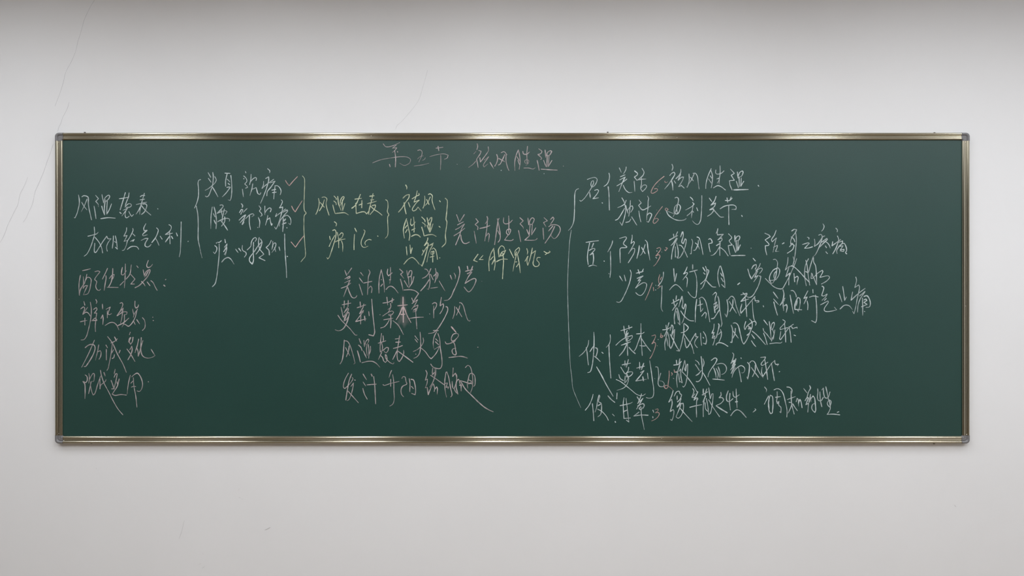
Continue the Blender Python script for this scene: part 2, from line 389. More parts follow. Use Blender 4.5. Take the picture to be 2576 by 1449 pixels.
# ---------------------------------------------------------------- traced chalk strokes
# P starts a mark (kind, colour); C sets the tile's corner on the board photo; each line is one stroke of x,y points in eighths of a pixel
STROKES = """
P phrase white
C 180 470
140,165 155,250 157,340 135,450 110,540 70,630 55,622
210,202 240,182 280,182 335,212 340,330 352,430 380,560 405,670
315,245 265,370 225,450 195,505
205,310 250,390 310,465
485,170 545,240 490,295 540,355 545,405
455,390 475,500 495,645
615,155 632,250 648,330
650,320 672,235 725,180 758,170 772,195 750,245 690,300
685,260 665,420 670,565
725,290 715,420 715,555
610,390 640,490 670,570
810,345 770,450 725,535
590,645 740,625 885,635
1090,115 1060,220 1020,350 985,465
1165,120 1150,215 1130,260
965,242 1060,228 1150,212
1130,260 1100,340 1082,410
1082,415 1100,390 1150,345 1195,345 1212,375 1180,412 1120,412
1110,410 1120,440 1040,478
1140,425 1080,510 1018,592
1100,500 1085,560 1098,620 1125,625 1170,592
1160,500 1190,560 1218,600 1255,560
975,515 1005,540
1390,200 1430,175 1485,178
1475,130 1440,250 1415,340 1385,470 1380,560
1385,265 1480,250
1310,360 1410,335 1525,310
1405,385 1350,490 1305,555
1410,375 1500,480 1605,572
1440,352 1490,345 1522,370 1505,450 1470,515 1415,560
1742,440 1750,450
P phrase white
460,810 465,960 430,1090 380,1230 310,1360 255,1405
330,1000 450,970 510,950 540,920
475,1020 560,1130 610,1240 630,1340
470,1140 465,1320 485,1330 570,1210 640,1100 712,1000 740,1050 800,1050 740,1130 712,1200 710,1250 725,1305
848,990 842,1110 825,1245
885,990 910,1100 925,1235
870,1105 918,1140
888,1222 930,1260
1115,825 1110,890 1060,1000 1125,985 1100,1040 1062,1105 1120,1085
1240,840 1245,880 1180,1020 1130,1100 1110,1180 1060,1280 1025,1290
1240,950 1285,995
1195,1105 1270,1065 1240,1110
1130,1265 1200,1215 1270,1205 1330,1220 1360,1265
1505,745 1462,840 1470,890 1530,880 1440,968 1450,990 1535,970
1410,1085 1500,1045 1550,1045 1490,1150 1490,1195 1530,1218 1580,1200 1610,1165
1720,830 1755,870 1745,930 1700,1030 1625,1130
1690,1030 1730,1090 1770,1185
1795,1000 1835,1060
1970,765 2010,790 2020,830 1985,900 1900,965 1960,958 2045,938
1985,890 1995,1155
1985,1000 1900,1118
2020,1000 2050,1050
2120,930 2145,995
2220,710 2212,1100 2200,1330 2180,1420
2355,1110 2365,1100
P phrase rose
C 180 640
220,330 300,312 385,290
180,420 155,560 150,700 160,830
160,800 180,710 215,650 245,610
238,450 242,560 235,690
310,400 295,470 270,560 260,600
285,520 320,465 360,468 395,505 385,620 365,720 325,798 240,820
235,690 270,640 325,630 290,700 240,815
470,350 540,335 575,352 470,510 508,545 490,650 520,715 560,730 590,702
730,280 680,390 625,500
695,430 700,470 680,600 660,730
835,285 830,400 805,550 750,660
765,490 820,420 865,405 850,460 830,500
720,668 850,668 945,670
1030,260 1012,350 1012,405 1045,415 1110,330
1090,190 1085,450 1070,680
980,625 1060,545
1105,500 1180,400 1210,210
1185,390 1285,500 1200,600 1275,600
1320,230 1350,270
1555,120 1522,230 1545,265 1600,248 1640,200
1450,310 1465,390 1482,465
1475,420 1520,340 1580,305 1590,325 1545,440 1450,550 1370,630 1285,675
1560,330 1500,440
1415,545 1460,590 1490,640
1530,555 1590,635
1605,530 1650,570 1700,670 1735,730
1900,515 1910,505
1865,620 1895,645
P phrase rose
250,950 270,1030
185,1105 240,1060 265,1085 228,1215 325,1070
228,1215 300,1170 345,1195 380,1250
380,965 400,1100 395,1250 370,1400 340,1530 300,1660 250,1725 190,1734
175,1365 240,1350 315,1335
270,1290 270,1430
490,910 512,960 500,995
445,1115 500,1075 515,1110 460,1190 510,1185 495,1300 480,1450 485,1565
410,1345 480,1285 515,1335 430,1340
625,1005 630,1110
595,1300 630,1225 640,1300 632,1420
700,1110 785,1065 760,1130 740,1205 765,1220 815,1195
725,1140 725,1285
680,1440 760,1390 820,1375 870,1390 915,1435 960,1530
980,990 1020,978 1038,1010 985,1140 945,1200
920,1240 970,1170 1045,1085 1010,1190
920,1245 1020,1180 1080,1160 1125,1168 1110,1215 1075,1220
1045,1085 1015,1300 990,1400
1070,1220 1070,1330 1050,1420 1020,1470
920,1450 1050,1385 1160,1290
1040,1400 1100,1425 1150,1455 1210,1410 1290,1270 1310,1190 1335,1105
1285,945 1285,1050 1305,1088 1345,1060 1355,1020
1235,1105 1250,1180 1265,1230
1335,1110 1275,1200 1250,1275
1250,1340 1290,1420
1320,1320 1380,1410
1435,1280 1475,1330 1492,1420 1480,1490 1435,1540
1640,1275 1650,1268
1652,1342 1658,1336
P phrase rose
C 180 830
275,360 340,310 400,293 460,312 477,370 450,470 400,570 330,680 280,742 255,740
465,205 420,310 350,470 275,620 205,755
550,300 530,420 485,610
540,440 580,418 597,455 585,545 555,595
695,305 728,360
705,390 705,500 705,610
730,135 830,270 930,490 1040,690 1110,860
795,265 870,232 930,180
825,280 800,480 760,690 740,780 715,820
870,140 915,230
985,410 960,470
850,400 812,470
870,495 850,565 820,578
1190,45 1170,98
1150,250 1180,165 1200,152 1170,240 1200,290
1245,145 1230,240 1190,295
1180,400 1220,330 1228,400 1200,500 1140,605
1120,385 1190,480 1285,640
1360,185 1330,320 1285,460
1320,360 1345,430 1350,530 1385,430 1410,330 1445,215
1412,155 1405,400 1430,510 1480,555 1560,570 1640,550 1690,520
1610,390 1690,520
P phrase rose
275,910 310,940 318,1020 290,1068 230,1040
230,1045 265,1090 275,1240 270,1390
350,880 362,960 350,1080
360,1010 400,930 440,880 458,890 460,970 445,1040 400,1040
395,1050 380,1130 345,1290
385,1130 410,1250 440,1320 470,1290 530,1100 590,930
585,815 600,900 650,1060 760,1270 840,1430 940,1600 1040,1719
575,990 575,1195 590,1120 650,1070 690,1030 697,1000
655,860 682,935
885,795 862,890
860,960 900,885 925,890 905,1000 865,1170
800,1020 830,1100 855,1180
808,1195 870,1190
920,1050 930,1100
965,990 930,1130 870,1230 822,1300 880,1325 1000,1308 1110,1320
1190,915 1150,1090 1125,1300
1220,950 1270,905 1330,875 1380,920 1430,1040 1437,1120 1410,1210 1375,1245 1325,1235
1250,965 1265,1150 1300,1340 1325,1565
1200,1080 1260,1020
1210,1160 1250,1142 1300,1145
1552,1045 1558,1055
P brace white
C 480 420
200,255 165,268 147,320 155,430 155,580 130,700 75,835
110,790 140,950 150,1150 150,1477 170,1577 200,1727 228,1842
P phrase white
350,115 405,210
355,230 410,310
445,110 455,190 440,370 400,490 360,580 322,605 290,585
485,195 515,260 490,320 430,380 360,435 290,475
440,410 500,510 550,605
690,125 795,130
735,140 705,280 705,390
810,170 825,300 830,480 815,630 795,680 755,665
735,245 790,300
755,330 785,360
725,415 800,400
800,410 720,520 640,605
1105,90 1115,120
1070,235 1078,242
1070,180 1120,230 1135,290 1090,345 1140,390 1150,415 1105,430
1045,450 1065,605
1220,150 1215,250 1190,360
1210,300 1260,240 1315,215 1330,235 1320,275
1255,340 1235,450 1195,580
1245,450 1325,418 1340,480 1360,540 1400,558 1420,520
1555,35 1600,80 1595,120
1515,235 1575,200 1578,260 1530,440 1470,600 1410,740
1475,290 1470,370 1440,435 1540,350 1680,250
1600,325 1705,288 1620,410 1550,500 1540,585
1705,400 1690,520 1680,650
1700,385 1750,380 1800,420 1828,490 1810,565
1640,470 1720,455
1650,520 1730,510
P phrase white
435,810 410,1000 405,1250
470,810 500,930 520,1100 510,1250
455,940 490,1010
470,1075 510,1160
590,775 640,770 655,795 610,860 530,940 620,905 700,885 735,905 690,965
620,870 630,980
680,850 660,940 640,1020 640,1100
540,1110 640,1060 730,1040 785,1060 780,1100
685,1010 690,1070 680,1120 620,1200
610,1090 680,1180 745,1280
1020,740 1050,785 1040,820
985,925 1030,860 1055,870 1010,960
1140,840 1060,920
975,1080 1060,1000 1110,970 1075,1040 1000,1130
1090,1050 1040,1165 1080,1120
1110,1045 1200,965 1260,950 1282,975 1235,1010
1190,970 1185,1130 1210,1270
1380,785 1418,850 1390,890 1430,940 1442,980 1410,1000
1365,1020 1395,1100 1388,1225
1352,1222 1360,1230
1500,790 1500,970
1500,930 1550,860 1600,830 1627,850 1610,910
1560,980 1540,1080 1510,1180
1545,1070 1600,1030 1612,1100 1635,1182 1648,1150
1830,665 1855,695 1840,750 1795,830 1860,810 1855,860 1820,1000 1760,1190 1725,1260 1695,1215
1740,940 1715,1005 1800,940 1920,850
1860,920 1950,870 1960,890 1880,990 1810,1090 1790,1200
1870,1000 1872,1150 1860,1310
1880,1005 1950,980 2010,1030 2028,1110 2015,1170 1980,1140
1880,1090 1920,1050 1900,1100
1850,1160 1930,1130
1942,1228 1950,1236
P tick red
1915,270 1950,330 1995,380 2070,290 2160,195
P tick red
2040,790 2075,860 2115,910 2170,820 2255,685
P tick red
2030,1517 2120,1625 2200,1507 2300,1380
P brace yellow
2260,180 2298,230 2305,350 2297,600 2300,880 2335,935 2300,980 2290,1150 2293,1330 2310,1577 2317,1810 2270,1870 2230,1922
P phrase white
C 480 560
515,410 525,415
540,398 575,400 620,365
485,465 525,505 520,570 485,630 455,595
575,430 575,620 550,900 520,1130 490,1240 435,1300
690,335 702,410
680,500 735,430 725,480 665,590 728,500 720,570 680,645 720,600 698,660
625,800 690,730 760,708 810,740 845,790 875,840
905,535 960,610
970,520 1015,580
1045,460 1040,530 1060,570 1110,600 1122,640 1085,700
1140,555 1215,475 1225,400 1270,320 1310,305 1330,330 1300,385
1265,430 1275,475
1270,400 1265,600 1268,770 1245,840 1190,780 1190,720 1290,580 1370,460 1440,390
1385,300 1370,400 1395,530 1480,640 1380,712 1505,770
1410,330 1440,390 1420,480 1380,560 1320,640
1630,360 1590,440 1525,505 1580,560 1592,655
1660,380 1658,470 1640,545
1660,450 1700,410 1722,422 1710,500 1640,610
1695,500 1720,590
1785,490 1805,570
1900,230 1905,500 1920,750 1935,950 1940,1115
1950,680 1958,690
P phrase yellow
C 780 480
170,155 185,230 175,320 145,420 115,478
240,135 290,125 340,160 325,250 340,350 385,495
290,180 250,300 190,405
205,235 290,335
485,105 535,165 528,180
480,205 525,245 530,285
460,285 480,370 505,455
560,110 575,250 590,300 630,400
610,250 620,180 670,115 688,125 660,200 610,300
655,180 650,300 660,400
705,255 680,330 660,400
510,460 600,450 700,445 780,490
1020,70 975,180 920,290 845,355
905,170 1045,150
925,250 935,460 1060,425 1110,430 1145,470 1200,400
1050,190 1045,345
990,290 1060,260
1275,55 1250,180 1215,310
1205,110 1300,100
1225,185 1290,180
1160,260 1240,240 1345,210
1215,310 1195,400 1185,475
1215,300 1300,380 1380,430 1460,495
1260,300 1320,285 1325,310 1290,390 1215,480
P brace yellow
1530,180 1565,205 1578,330 1565,420 1595,490 1575,520 1570,900 1520,965
P phrase yellow
490,625 535,665 525,715
455,805 500,790 525,830 520,930 490,1040 430,1230 385,1350 355,1380 340,1350
395,920 410,990
385,1130 430,1030 500,905
550,840 575,960 580,1155
590,900 640,850 668,870 640,950 590,975
495,1040 590,1000 710,975
635,1010 660,1090 660,1235
905,755 945,835
900,880 890,1050 890,1195
1085,790 1110,810 1090,890 1040,1010 1035,1080 1065,1135 1110,1145 1175,1120
1240,995 1190,985 1130,1020 1110,1060 1125,1100
1365,912 1378,922
P phrase yellow
C 980 460
325,40 350,90 345,130
270,310 340,250 400,235 390,300 320,400 260,500 180,595
295,400 310,520 335,630
380,395 415,490
560,160 540,260 495,390 600,350 530,420 460,540 480,568 530,550 575,490 640,570
455,325 540,270 600,240 590,210
710,265 715,330 700,450 675,515
785,235 820,222 865,260 860,350 885,450 920,545
750,335 800,440
825,285 770,400 715,465
1010,360 1030,385
P phrase yellow
345,725 300,850 280,960 300,1120
350,760 390,950 410,1050 395,1165
310,920 355,860
320,1010 360,940
435,730 425,830 450,870 525,790
485,690 500,850 495,1000
445,960 520,920
440,1085 520,1050 580,1060 625,1100
650,690 715,760 720,790
660,800 720,850 715,895
650,895 680,990 700,1075
760,705 790,860
790,770 830,710 855,700 850,760 800,880
800,800 810,1000
830,800 830,960
760,860 815,1000 850,920 880,830
700,1075 800,1050 880,1050 945,1085
1000,880 1025,900
P brace yellow
1125,310 1165,350 1160,560 1145,750 1160,780 1130,1060 1135,1215 1060,1300
P phrase yellow
C 960 590
500,245 515,420
575,210 590,385 620,270
450,600 540,500 620,465 690,510 765,605
935,65 930,110 865,225 920,165 940,180 915,320 860,520 820,640 795,610
835,315 845,350
815,420 860,340 920,250 1050,170 980,215 1040,200 960,360 915,560
1015,300 1050,270 1090,310 1120,420 1130,505
1000,350 1060,335 1055,390 1000,400 1000,340
1035,340 1035,560
975,460 1070,435
1175,470 1180,476
P phrase rose
C 920 340
w20 355,175 400,230 450,238 560,210 690,150
w20 620,200 540,265 630,255 590,310 540,350
585,310 605,450 600,645
640,330 650,345
w18 140,560 300,500 520,460 720,435 840,445 905,490 890,560 830,600 780,615 690,570
480,590 495,640
w20 1050,310 1105,300 1140,335 1130,420 1075,545
w14 1050,480 1110,430 1170,420
w14 1210,450 1190,490 1150,510
w18 980,625 1130,605 1280,570
1420,265 1565,245
1465,225 1480,315
w18 1295,435 1440,395 1590,380 1670,405 1650,460 1590,490
w20 1520,400 1520,560 1512,705
w20 1848,588 1856,592
P phrase rose
C 1160 340
325,170 335,230 318,295
w18 255,380 300,330
w22 355,310 405,325 385,380 310,490
w16 310,510 240,590 150,655
315,490 330,570 345,660
380,455 390,545 470,440 540,340 555,310 548,235
w20 465,505 560,435 450,610 465,645 545,580
585,550 660,680
720,390 740,460 720,560 680,630
w22 810,355 870,335 930,400
885,390 830,510 785,590 755,605
760,470 890,540
910,400 910,520 940,650 970,720
1160,295 1110,420 1085,560 1090,720
1160,300 1185,420 1195,560 1175,690
1125,430 1180,520
1150,510 1190,620
1250,330 1265,380 1330,385 1385,340
1345,225 1330,380 1340,570
w16 1330,580 1295,560 1290,520 1330,495 1370,520 1350,580 1310,615
w22 1270,665 1370,665 1460,685 1500,660
1570,275 1635,330 1610,375 1555,390 1630,470 1610,495
1540,510 1560,600 1580,710
1700,300 1715,455
1725,420 1750,350 1810,315 1835,330 1800,395 1760,420
1745,400 1735,640
1780,410 1765,630
1670,510 1720,640
1840,510 1765,635
1620,688 1790,700 1950,708
w16 2068,622 2074,630
P speck white
w32 810,712 812,716
w22 1680,776 1680,782
P phrase rose
C 1120 530
230,80 285,230
390,75 300,220
245,290 370,225
205,385 290,340 385,265
390,270 330,370 290,500 210,695
175,510 300,430 395,355
315,490 330,590 370,655 420,665 490,635
620,160 670,225 605,280 660,330 655,385
585,410 630,660
845,115 860,170 830,240 810,265
700,360 830,330 905,300
855,200 840,380 800,615
825,520 870,455 890,475 875,630
1070,190 1040,400 1000,690
1055,160 1080,270 1115,510 1105,590 1070,640
1090,155 1070,195
1060,400 1110,500
1185,140 1180,230 1210,265 1300,250 1360,190
1285,105 1290,260 1285,450
1275,490 1240,450 1250,395 1300,370 1325,390 1300,470 1270,500 1200,595 1340,605 1380,580
1510,140 1580,205 1515,265 1580,340 1580,365
1485,400 1530,630
1675,145 1690,290
1695,280 1720,190 1765,145 1800,165 1790,220 1750,280 1720,270
1720,270 1700,500
1765,280 1750,490
1650,380 1705,510
1835,345 1750,490
1705,510 1610,595 1740,600 1830,590 1865,560
2000,140 2070,205 1990,240 2040,325
1980,350 1995,580
2130,180 2180,130 2200,160 2130,280
2095,325 2150,290 2240,285 2310,320 2330,390 2290,490 2240,550 2200,565 2140,500
2180,310 2090,415
2220,310 2140,480 2020,660
P phrase yellow
665,880 575,1005 650,1035
765,905 690,990 770,990
985,760 925,870 885,1030 890,1220
985,790 1000,950 1010,1080 990,1205
910,1000 980,920
945,1085 1000,980
1090,935 1080,790 1140,712 1190,740 1205,790
1080,790 1090,940
1225,800 1170,900 1110,920 1150,840 1215,810
1165,860 1180,1000 1170,1200 1160,1380
1035,1035 1100,1000 1180,980 1260,985
1300,780 1385,955
1410,900 1420,810 1490,745 1505,770 1480,850 1430,910
1450,830 1415,910
1440,900 1400,1060 1370,1230
1465,890 1500,1080 1520,1260
1415,1040 1450,1035
1440,1140 1495,1060
1650,765 1670,830 1660,885
1615,1025 1675,920 1655,1010 1670,1105 1700,1030 1740,880 1765,755
1750,870 1830,810 1790,1000 1780,1080 1820,1130 1880,1120 1905,1080 1890,1040 1855,1000 1870,950 1925,950
2000,825 2070,860 2125,835 2105,815
2070,860 2025,890
P phrase rose
C 840 650
220,240 260,350
360,195 275,320
220,415 320,360 325,385 270,420
215,495 330,440 300,500 195,780
145,605 260,560 340,500
280,590 320,700 370,790 420,800 450,780 465,750
540,285 595,355
515,395 585,490
600,500 770,465
510,520 545,630 580,745
705,230 730,280 700,370 690,500 680,735
690,620 745,560 770,600 760,695
960,230 920,400 910,550 912,705
965,250 1000,420 1020,580 1022,685
955,430 965,430
950,565 985,520
1090,215 1080,310 1105,355 1180,290
1145,180 1145,400 1130,510
1120,435 1150,430
1055,630 1110,575 1160,565 1220,600 1300,700
1330,215 1400,280 1350,320 1415,405
1345,420 1375,520 1400,655
1475,245 1500,400
1500,340 1540,250 1575,250 1580,290 1550,370 1510,370
1510,380 1520,540
1570,370 1570,520
1425,450 1500,575
1620,370 1590,480 1515,595
1420,640 1560,635 1650,660 1715,712 1640,820
1835,215 1880,225 1920,290
1965,205 1920,300 1860,370 1790,405
1930,310 1945,450 1935,560 1915,630 1885,615
1930,430 1850,550 1755,660
1955,320 2010,435
2055,205 2070,300 2060,430 2040,495
2020,360 2090,285 2105,310 2085,410 2050,430
1955,605 2105,585
2130,455 2250,660
2355,340 2390,430
2430,295 2460,350 2455,415
2530,165 2550,270 2510,460 2420,670 2370,780 2310,840 2230,855
C 960 590
1695,745 1845,710
1735,640 1750,720
1845,640 1800,750 1735,800
1735,790 1830,760 1760,850 1690,990 1800,920 1880,890 1910,910 1880,1020 1800,1140 1760,1160 1670,1065
w16 2025,943 2032,950
P phrase rose
C 840 650
165,940 345,905
212,860 205,1010
290,850 285,980
145,990 185,1180
275,990 205,1100 290,1010 295,1040 205,1160
190,1190 300,1090 310,1130 260,1230 205,1270 215,1180
205,1270 280,1080
80,1150 150,1250 330,1430 390,1505 440,1555 470,1550
310,1130 270,1280 200,1410 140,1455 80,1465 25,1445
470,1000 645,940
530,880 540,1000
605,920 590,1000
590,990 520,1120 600,1050 590,1100
590,1080 440,1280 655,1225
545,1150 540,1330
620,1165 630,1265
705,1075 715,1165
765,825 790,1150 820,1420 825,1500 800,1570 705,1545
990,905 1090,890 1215,835
1072,785 1090,945
1185,805 1175,900
1145,910 1150,990 1095,1035
1150,985 1120,1060 1100,1090
985,1170 1090,1100 1180,1065 1210,1090 1175,1140 1115,1155 1110,1130 1180,1130
1005,1245 1195,1210
1150,1150 1155,1290 1145,1410
1125,1240 1080,1320 1020,1385 945,1410
1195,1260 1300,1350 1410,1545
pink w24 1290,960 1490,940
pink w32 1400,785 1400,960
pink w28 1400,960 1405,1150 1405,1295
pink w28 1385,985 1340,1110 1260,1245
pink w28 1415,980 1480,1150 1560,1300
pink w26 1355,1135 1440,1130
1575,800 1605,880 1710,725
1580,915 1695,835 1640,940 1575,1030
1600,990 1700,945 1690,1000 1630,1080 1600,1080
1610,1050 1680,1010 1665,1070
1650,1010 1665,1200 1680,1430
1530,1215 1680,1195 1815,1190
930,1138 936,1142
w14 1935,1125 1942,1132
C 960 690
1025,600 1070,575 1110,590 1110,640 1070,720
1055,640 1055,885
1210,465 1195,560 1185,640 1245,595 1255,630 1225,730 1180,800
1300,655 1330,665 1340,720 1290,850 1200,1010 1130,1110 1050,1180 950,1200
1480,650 1475,780 1440,900
1575,575 1610,580 1650,630 1700,800 1750,930 1780,950 1795,930
1510,670 1625,860
1585,635 1560,720 1515,830
w16 970,800 976,806
P phrase rose
C 840 820
210,285 200,420 185,600 160,710 125,770
215,300 270,310 315,370 380,560 420,720 425,755 400,770
310,400 295,510 250,625
235,435 320,600
510,255 550,360
495,385 545,430 570,500
475,500 510,620 535,730
605,290 620,420
630,370 650,310 690,265 705,285 690,340 640,390
670,370 660,480 675,600
695,370 710,500 705,655
595,505 660,650
740,410 740,500 705,600
565,745 700,715 790,720 860,760 930,835
965,150 945,300 935,450 940,530
995,195 1000,300 980,330
895,350 1055,300
965,340 985,430 975,500
935,530 1010,480 1070,435 1105,445 1095,500 1060,545 1020,520 1010,470
970,530 900,680
950,600 985,640 1010,710 1045,740 1075,690 1060,590 1040,580 1050,650 1110,720 1170,760 1205,765 1215,740
1240,265 1335,250
1330,195 1315,300 1280,520
1250,330 1350,325
1200,455 1300,430 1390,395
1275,510 1190,680
1285,510 1280,620 1300,700 1325,720 1370,660 1415,550 1410,490
1290,505 1420,600 1600,735
1640,200 1705,285
1640,265 1695,335
1745,125 1755,280 1755,430 1730,560 1680,625 1615,655
1805,240 1815,310 1780,390 1700,470 1605,520
1770,450 1850,520 1930,630 1970,665 2050,580 2100,500 2140,410 2030,475
1655,568 1662,574
2010,95 2070,90 2115,95
2085,110 2030,220 2010,350 2020,450
2105,150 2140,260 2155,450 2185,650 2185,800 2150,860 2060,855 2000,825 1960,770
2060,260 2110,310
2055,320 2125,385
C 980 810
pink w30 1250,95 1340,200
1340,200 1350,230 1290,250 1250,340 1265,390 1330,360 1395,280 1390,245 1350,230
1125,400 1150,440 1200,440 1300,400 1330,380 1310,370 1295,400 1320,460 1335,560 1350,640 1335,670 1290,650 1265,590 1280,550 1345,530
1200,720 1330,705 1430,695 1500,705 1575,730
w24 1780,510 1795,512
P phrase rose
C 840 890
295,390 230,510 195,620 195,680 220,700 270,660 350,570 385,500 370,480
360,410 310,540 275,720 240,940
345,660 395,590 385,680 340,850 300,930 265,950
285,755 370,850 495,990
415,530 435,535
590,410 660,525
590,570 645,655
585,700 620,820 675,920
670,630 770,620 860,615
755,410 775,455
805,460 825,620 835,800 845,1015
995,620 1010,640 1150,600 1320,560
1150,515 1150,660
1165,340 1140,400 1115,480
1165,338 1168,346
1190,420 1210,560 1215,750 1220,930 1190,1020 1130,1060
1375,500 1400,465 1440,470 1460,560 1475,610 1390,660 1360,730 1370,820 1410,870
1525,500 1540,600 1535,770
1560,515 1610,530 1640,620 1655,750 1645,830 1570,800
1570,660 1610,705
1860,335 1885,390 1870,470 1850,535 1895,510 1885,600 1850,690 1890,680
2000,290 1990,400 2040,380 1985,430
2065,310 2050,430 2010,560 1940,680
1890,680 1910,830 1960,700 2010,600
1955,435 2040,490 2230,625
2015,610 2040,700 2030,765
2040,720 2080,670 2095,700 2090,820
2270,370 2245,550 2250,720 2280,880
2285,365 2320,460 2360,680 2390,840 2365,875
2255,600 2300,590 2270,680 2320,670 2310,710
2415,285 2405,460 2450,400 2485,430 2480,560
2395,560 2405,680 2425,710
C 960 880
1495,470 1520,570 1510,750 1545,900
1470,790 1530,620 1560,595 1580,640
1470,790 1500,850 1545,895
1575,720 1610,710 1610,835
1600,630 1575,640 1595,720
1590,620 1680,650 1830,690
w30 1600,640 1700,800 1820,920 1950,1050
w24 1950,1050 2080,1160 2180,1220 2260,1255
1695,360 1745,315 1790,340 1825,440 1845,600 1835,770 1800,870
1830,470 1785,490 1755,600 1735,690 1745,780
1840,475 1880,520 1895,620 1885,720 1860,740
1770,610 1825,640
1760,690 1830,660
P smudge rose
C 840 650
w300 1398,730 1399,900 1402,1100 1405,1250 1412,1390
P smudge rose
C 840 890
w120 2040,265 2050,380 2040,480
P phrase white
C 1420 400
460,415 540,385 620,375 660,410 640,490 590,555 550,570 535,520 555,450 585,440 590,480 555,565 480,690 390,810 330,855 310,835
510,675 525,790
610,635 665,620 690,640 650,720 575,805 690,785
760,885 772,895
P brace white
900,285 912,340 900,430 860,510 800,555
885,560 900,700 905,850 910,1035
P phrase white
1110,180 1150,270
1250,160 1240,220 1190,310
1130,360 1230,320
1115,425 1230,365 1190,440 1100,660
1060,545 1160,485 1265,405
1190,530 1220,600 1260,650 1310,680 1370,675
1420,240 1480,295 1475,320 1415,365 1470,435
1470,425 1560,410 1650,405
1410,445 1420,560 1425,655
1570,190 1610,260 1605,300 1580,345 1480,425
1555,350 1560,500 1545,600 1580,660 1640,600 1665,550 1640,525 1590,535 1560,580
P digit red
2020,350 1930,420 1840,510 1780,600 1755,680 1780,695 1840,670 1885,630 1870,600 1820,605
2030,445 2040,475 2070,475 2090,455
w14 1895,548 1900,556
w14 1915,508 1920,514
P phrase white
1160,785 1195,840 1215,890
1250,835 1215,910 1150,955 1075,985
1220,910 1240,1030 1215,1180 1165,1345 1120,1275
1215,1000 1130,1150 1075,1220 1030,1240
1240,940 1285,1100
1335,840 1330,950 1315,1080 1300,1160
1280,1040 1340,960 1375,950 1385,1000 1340,1080
1240,1285 1310,1265 1345,1215
1360,1170 1465,1340
1510,830 1555,890 1500,940 1580,1030 1680,990 1750,950
1505,1050 1525,1180 1548,1275
1680,750 1705,800 1695,850 1690,1000 1670,1140 1665,1240
1670,1140 1720,1095 1765,1120 1740,1200 1700,1280 1665,1265
P digit red
1985,960 1900,1070 1830,1180 1795,1280 1820,1305 1870,1270 1905,1225 1870,1200 1830,1215
2090,1005 2055,995 2040,1025 2065,1045 2100,1025 2080,1000
w14 1868,1030 1870,1040
w14 1936,1095 1940,1100
P phrase white
C 1640 400
405,105 425,165 405,235
360,335 400,290 445,265 465,300 420,390 340,510 255,610
395,435 415,510 425,630
450,440 480,490
585,205 580,280 485,400 580,310 530,430 600,370 640,365 620,430 540,560 580,545 590,530 655,590
750,300 755,420 740,500 715,575 700,560
830,290 880,290 920,350 935,460 955,610
780,370 840,445
860,290 800,420 740,510
1200,195 1130,360 1095,500 1090,600
1190,220 1225,330 1220,480 1200,585
1180,340 1215,390
1145,400 1205,490
1295,220 1290,280 1315,305 1400,290 1460,240
1380,135 1380,300 1365,400 1360,500
1315,405 1360,385 1360,430 1320,490
1245,585 1330,540 1400,560 1490,630
1590,205 1670,290 1605,330 1670,430 1570,440 1580,520 1625,630
1730,260 1745,390
1750,340 1780,270 1830,240 1845,260 1820,340 1770,370
1765,360 1770,560
1810,380 1800,550 1860,450
1710,450 1750,580
w32 1655,625 1950,618
2150,530 2165,555
P phrase white
465,790 500,775 535,800 535,860 510,960 500,1020 430,1170
465,960 450,1050 460,1100 520,1110 570,1020 575,960 540,920 500,930 460,970
470,1090 500,1010 520,1110
290,1045 330,1130 400,1190 480,1230 580,1245 660,1230 695,1205
w16 320,1060 440,1105
775,770 820,815 835,850
820,880 855,910 810,960 680,1035
830,960 810,1090 800,1190
815,1040 780,1090 710,1150
820,1050 845,1080
905,985 930,1050
1010,740 1010,900 1000,1100 985,1240 950,1310 915,1325 865,1300 820,1250
1160,790 1215,865
1300,755 1260,860 1195,935 1290,890 1265,960 1170,1030 1250,1010 1250,1040 1200,1110 1125,1160
1260,1040 1330,1120 1390,1175 1455,1175
1485,840 1570,840 1625,790
1520,785 1535,880
1605,765 1570,850
1380,1010 1460,960 1560,935 1660,935 1705,970 1700,1020 1620,1020
1555,950 1555,1150 1560,1330
1815,1140 1830,1165
P phrase white
C 1420 570
w30 435,320 560,300 690,285
510,330 480,480 465,620 480,770
590,335 555,425
500,485 560,450 610,445 615,465 540,550 515,575 580,540 590,650 575,760
490,805 580,780 655,800
w28 800,695 808,705
P brace white
975,285 965,340 930,420 875,515
930,500 935,700 935,900 920,1030
w20 895,950 905,958
P phrase white
1115,240 1240,210 1255,230 1195,345 1265,410 1250,425 1135,440 1125,560 1130,735
1370,170 1370,230 1345,345 1400,300 1415,320 1360,440 1295,550
1310,520 1390,440 1420,450 1415,520 1350,640 1290,735
1515,385 1505,480 1465,645
1635,275 1670,310 1690,450 1730,680
1635,360 1600,470 1560,560 1530,585
1560,420 1635,550
P digit red
1870,445 1925,425 1950,450 1910,520 1850,595 1910,570 1935,595 1900,680 1840,770 1805,800
2030,470 2045,490 2085,440 2050,425
white 1868,490 1875,500
white w18 1968,512 1972,520
white 1845,622 1870,640
P phrase white
C 1640 570
435,150 450,230
520,105 480,190
w28 350,275 450,220
450,220 520,180
500,230 430,340 385,385
515,240 450,370 410,520 395,660
475,410 475,620
500,330 530,480 530,600 515,640
620,105 580,210
630,105 635,180 605,320 635,345 670,250 690,260 680,380 620,540 570,620 530,640 500,610
545,375 590,385 650,470 720,620
805,255 825,310 805,430 795,550 775,550
910,210 950,225 980,300 1010,430 1035,570
940,275 935,350 900,440 870,480 845,480
880,330 930,380 965,460
1145,260 1180,245 1215,290 1220,330 1150,345 1160,420 1180,510
1335,40 1325,90 1300,140
1325,90 1325,170 1445,155 1335,270 1410,225 1420,270 1390,300 1360,310
1305,385 1380,340
1385,300 1375,420 1375,590
1380,390 1300,520 1240,575 1195,585
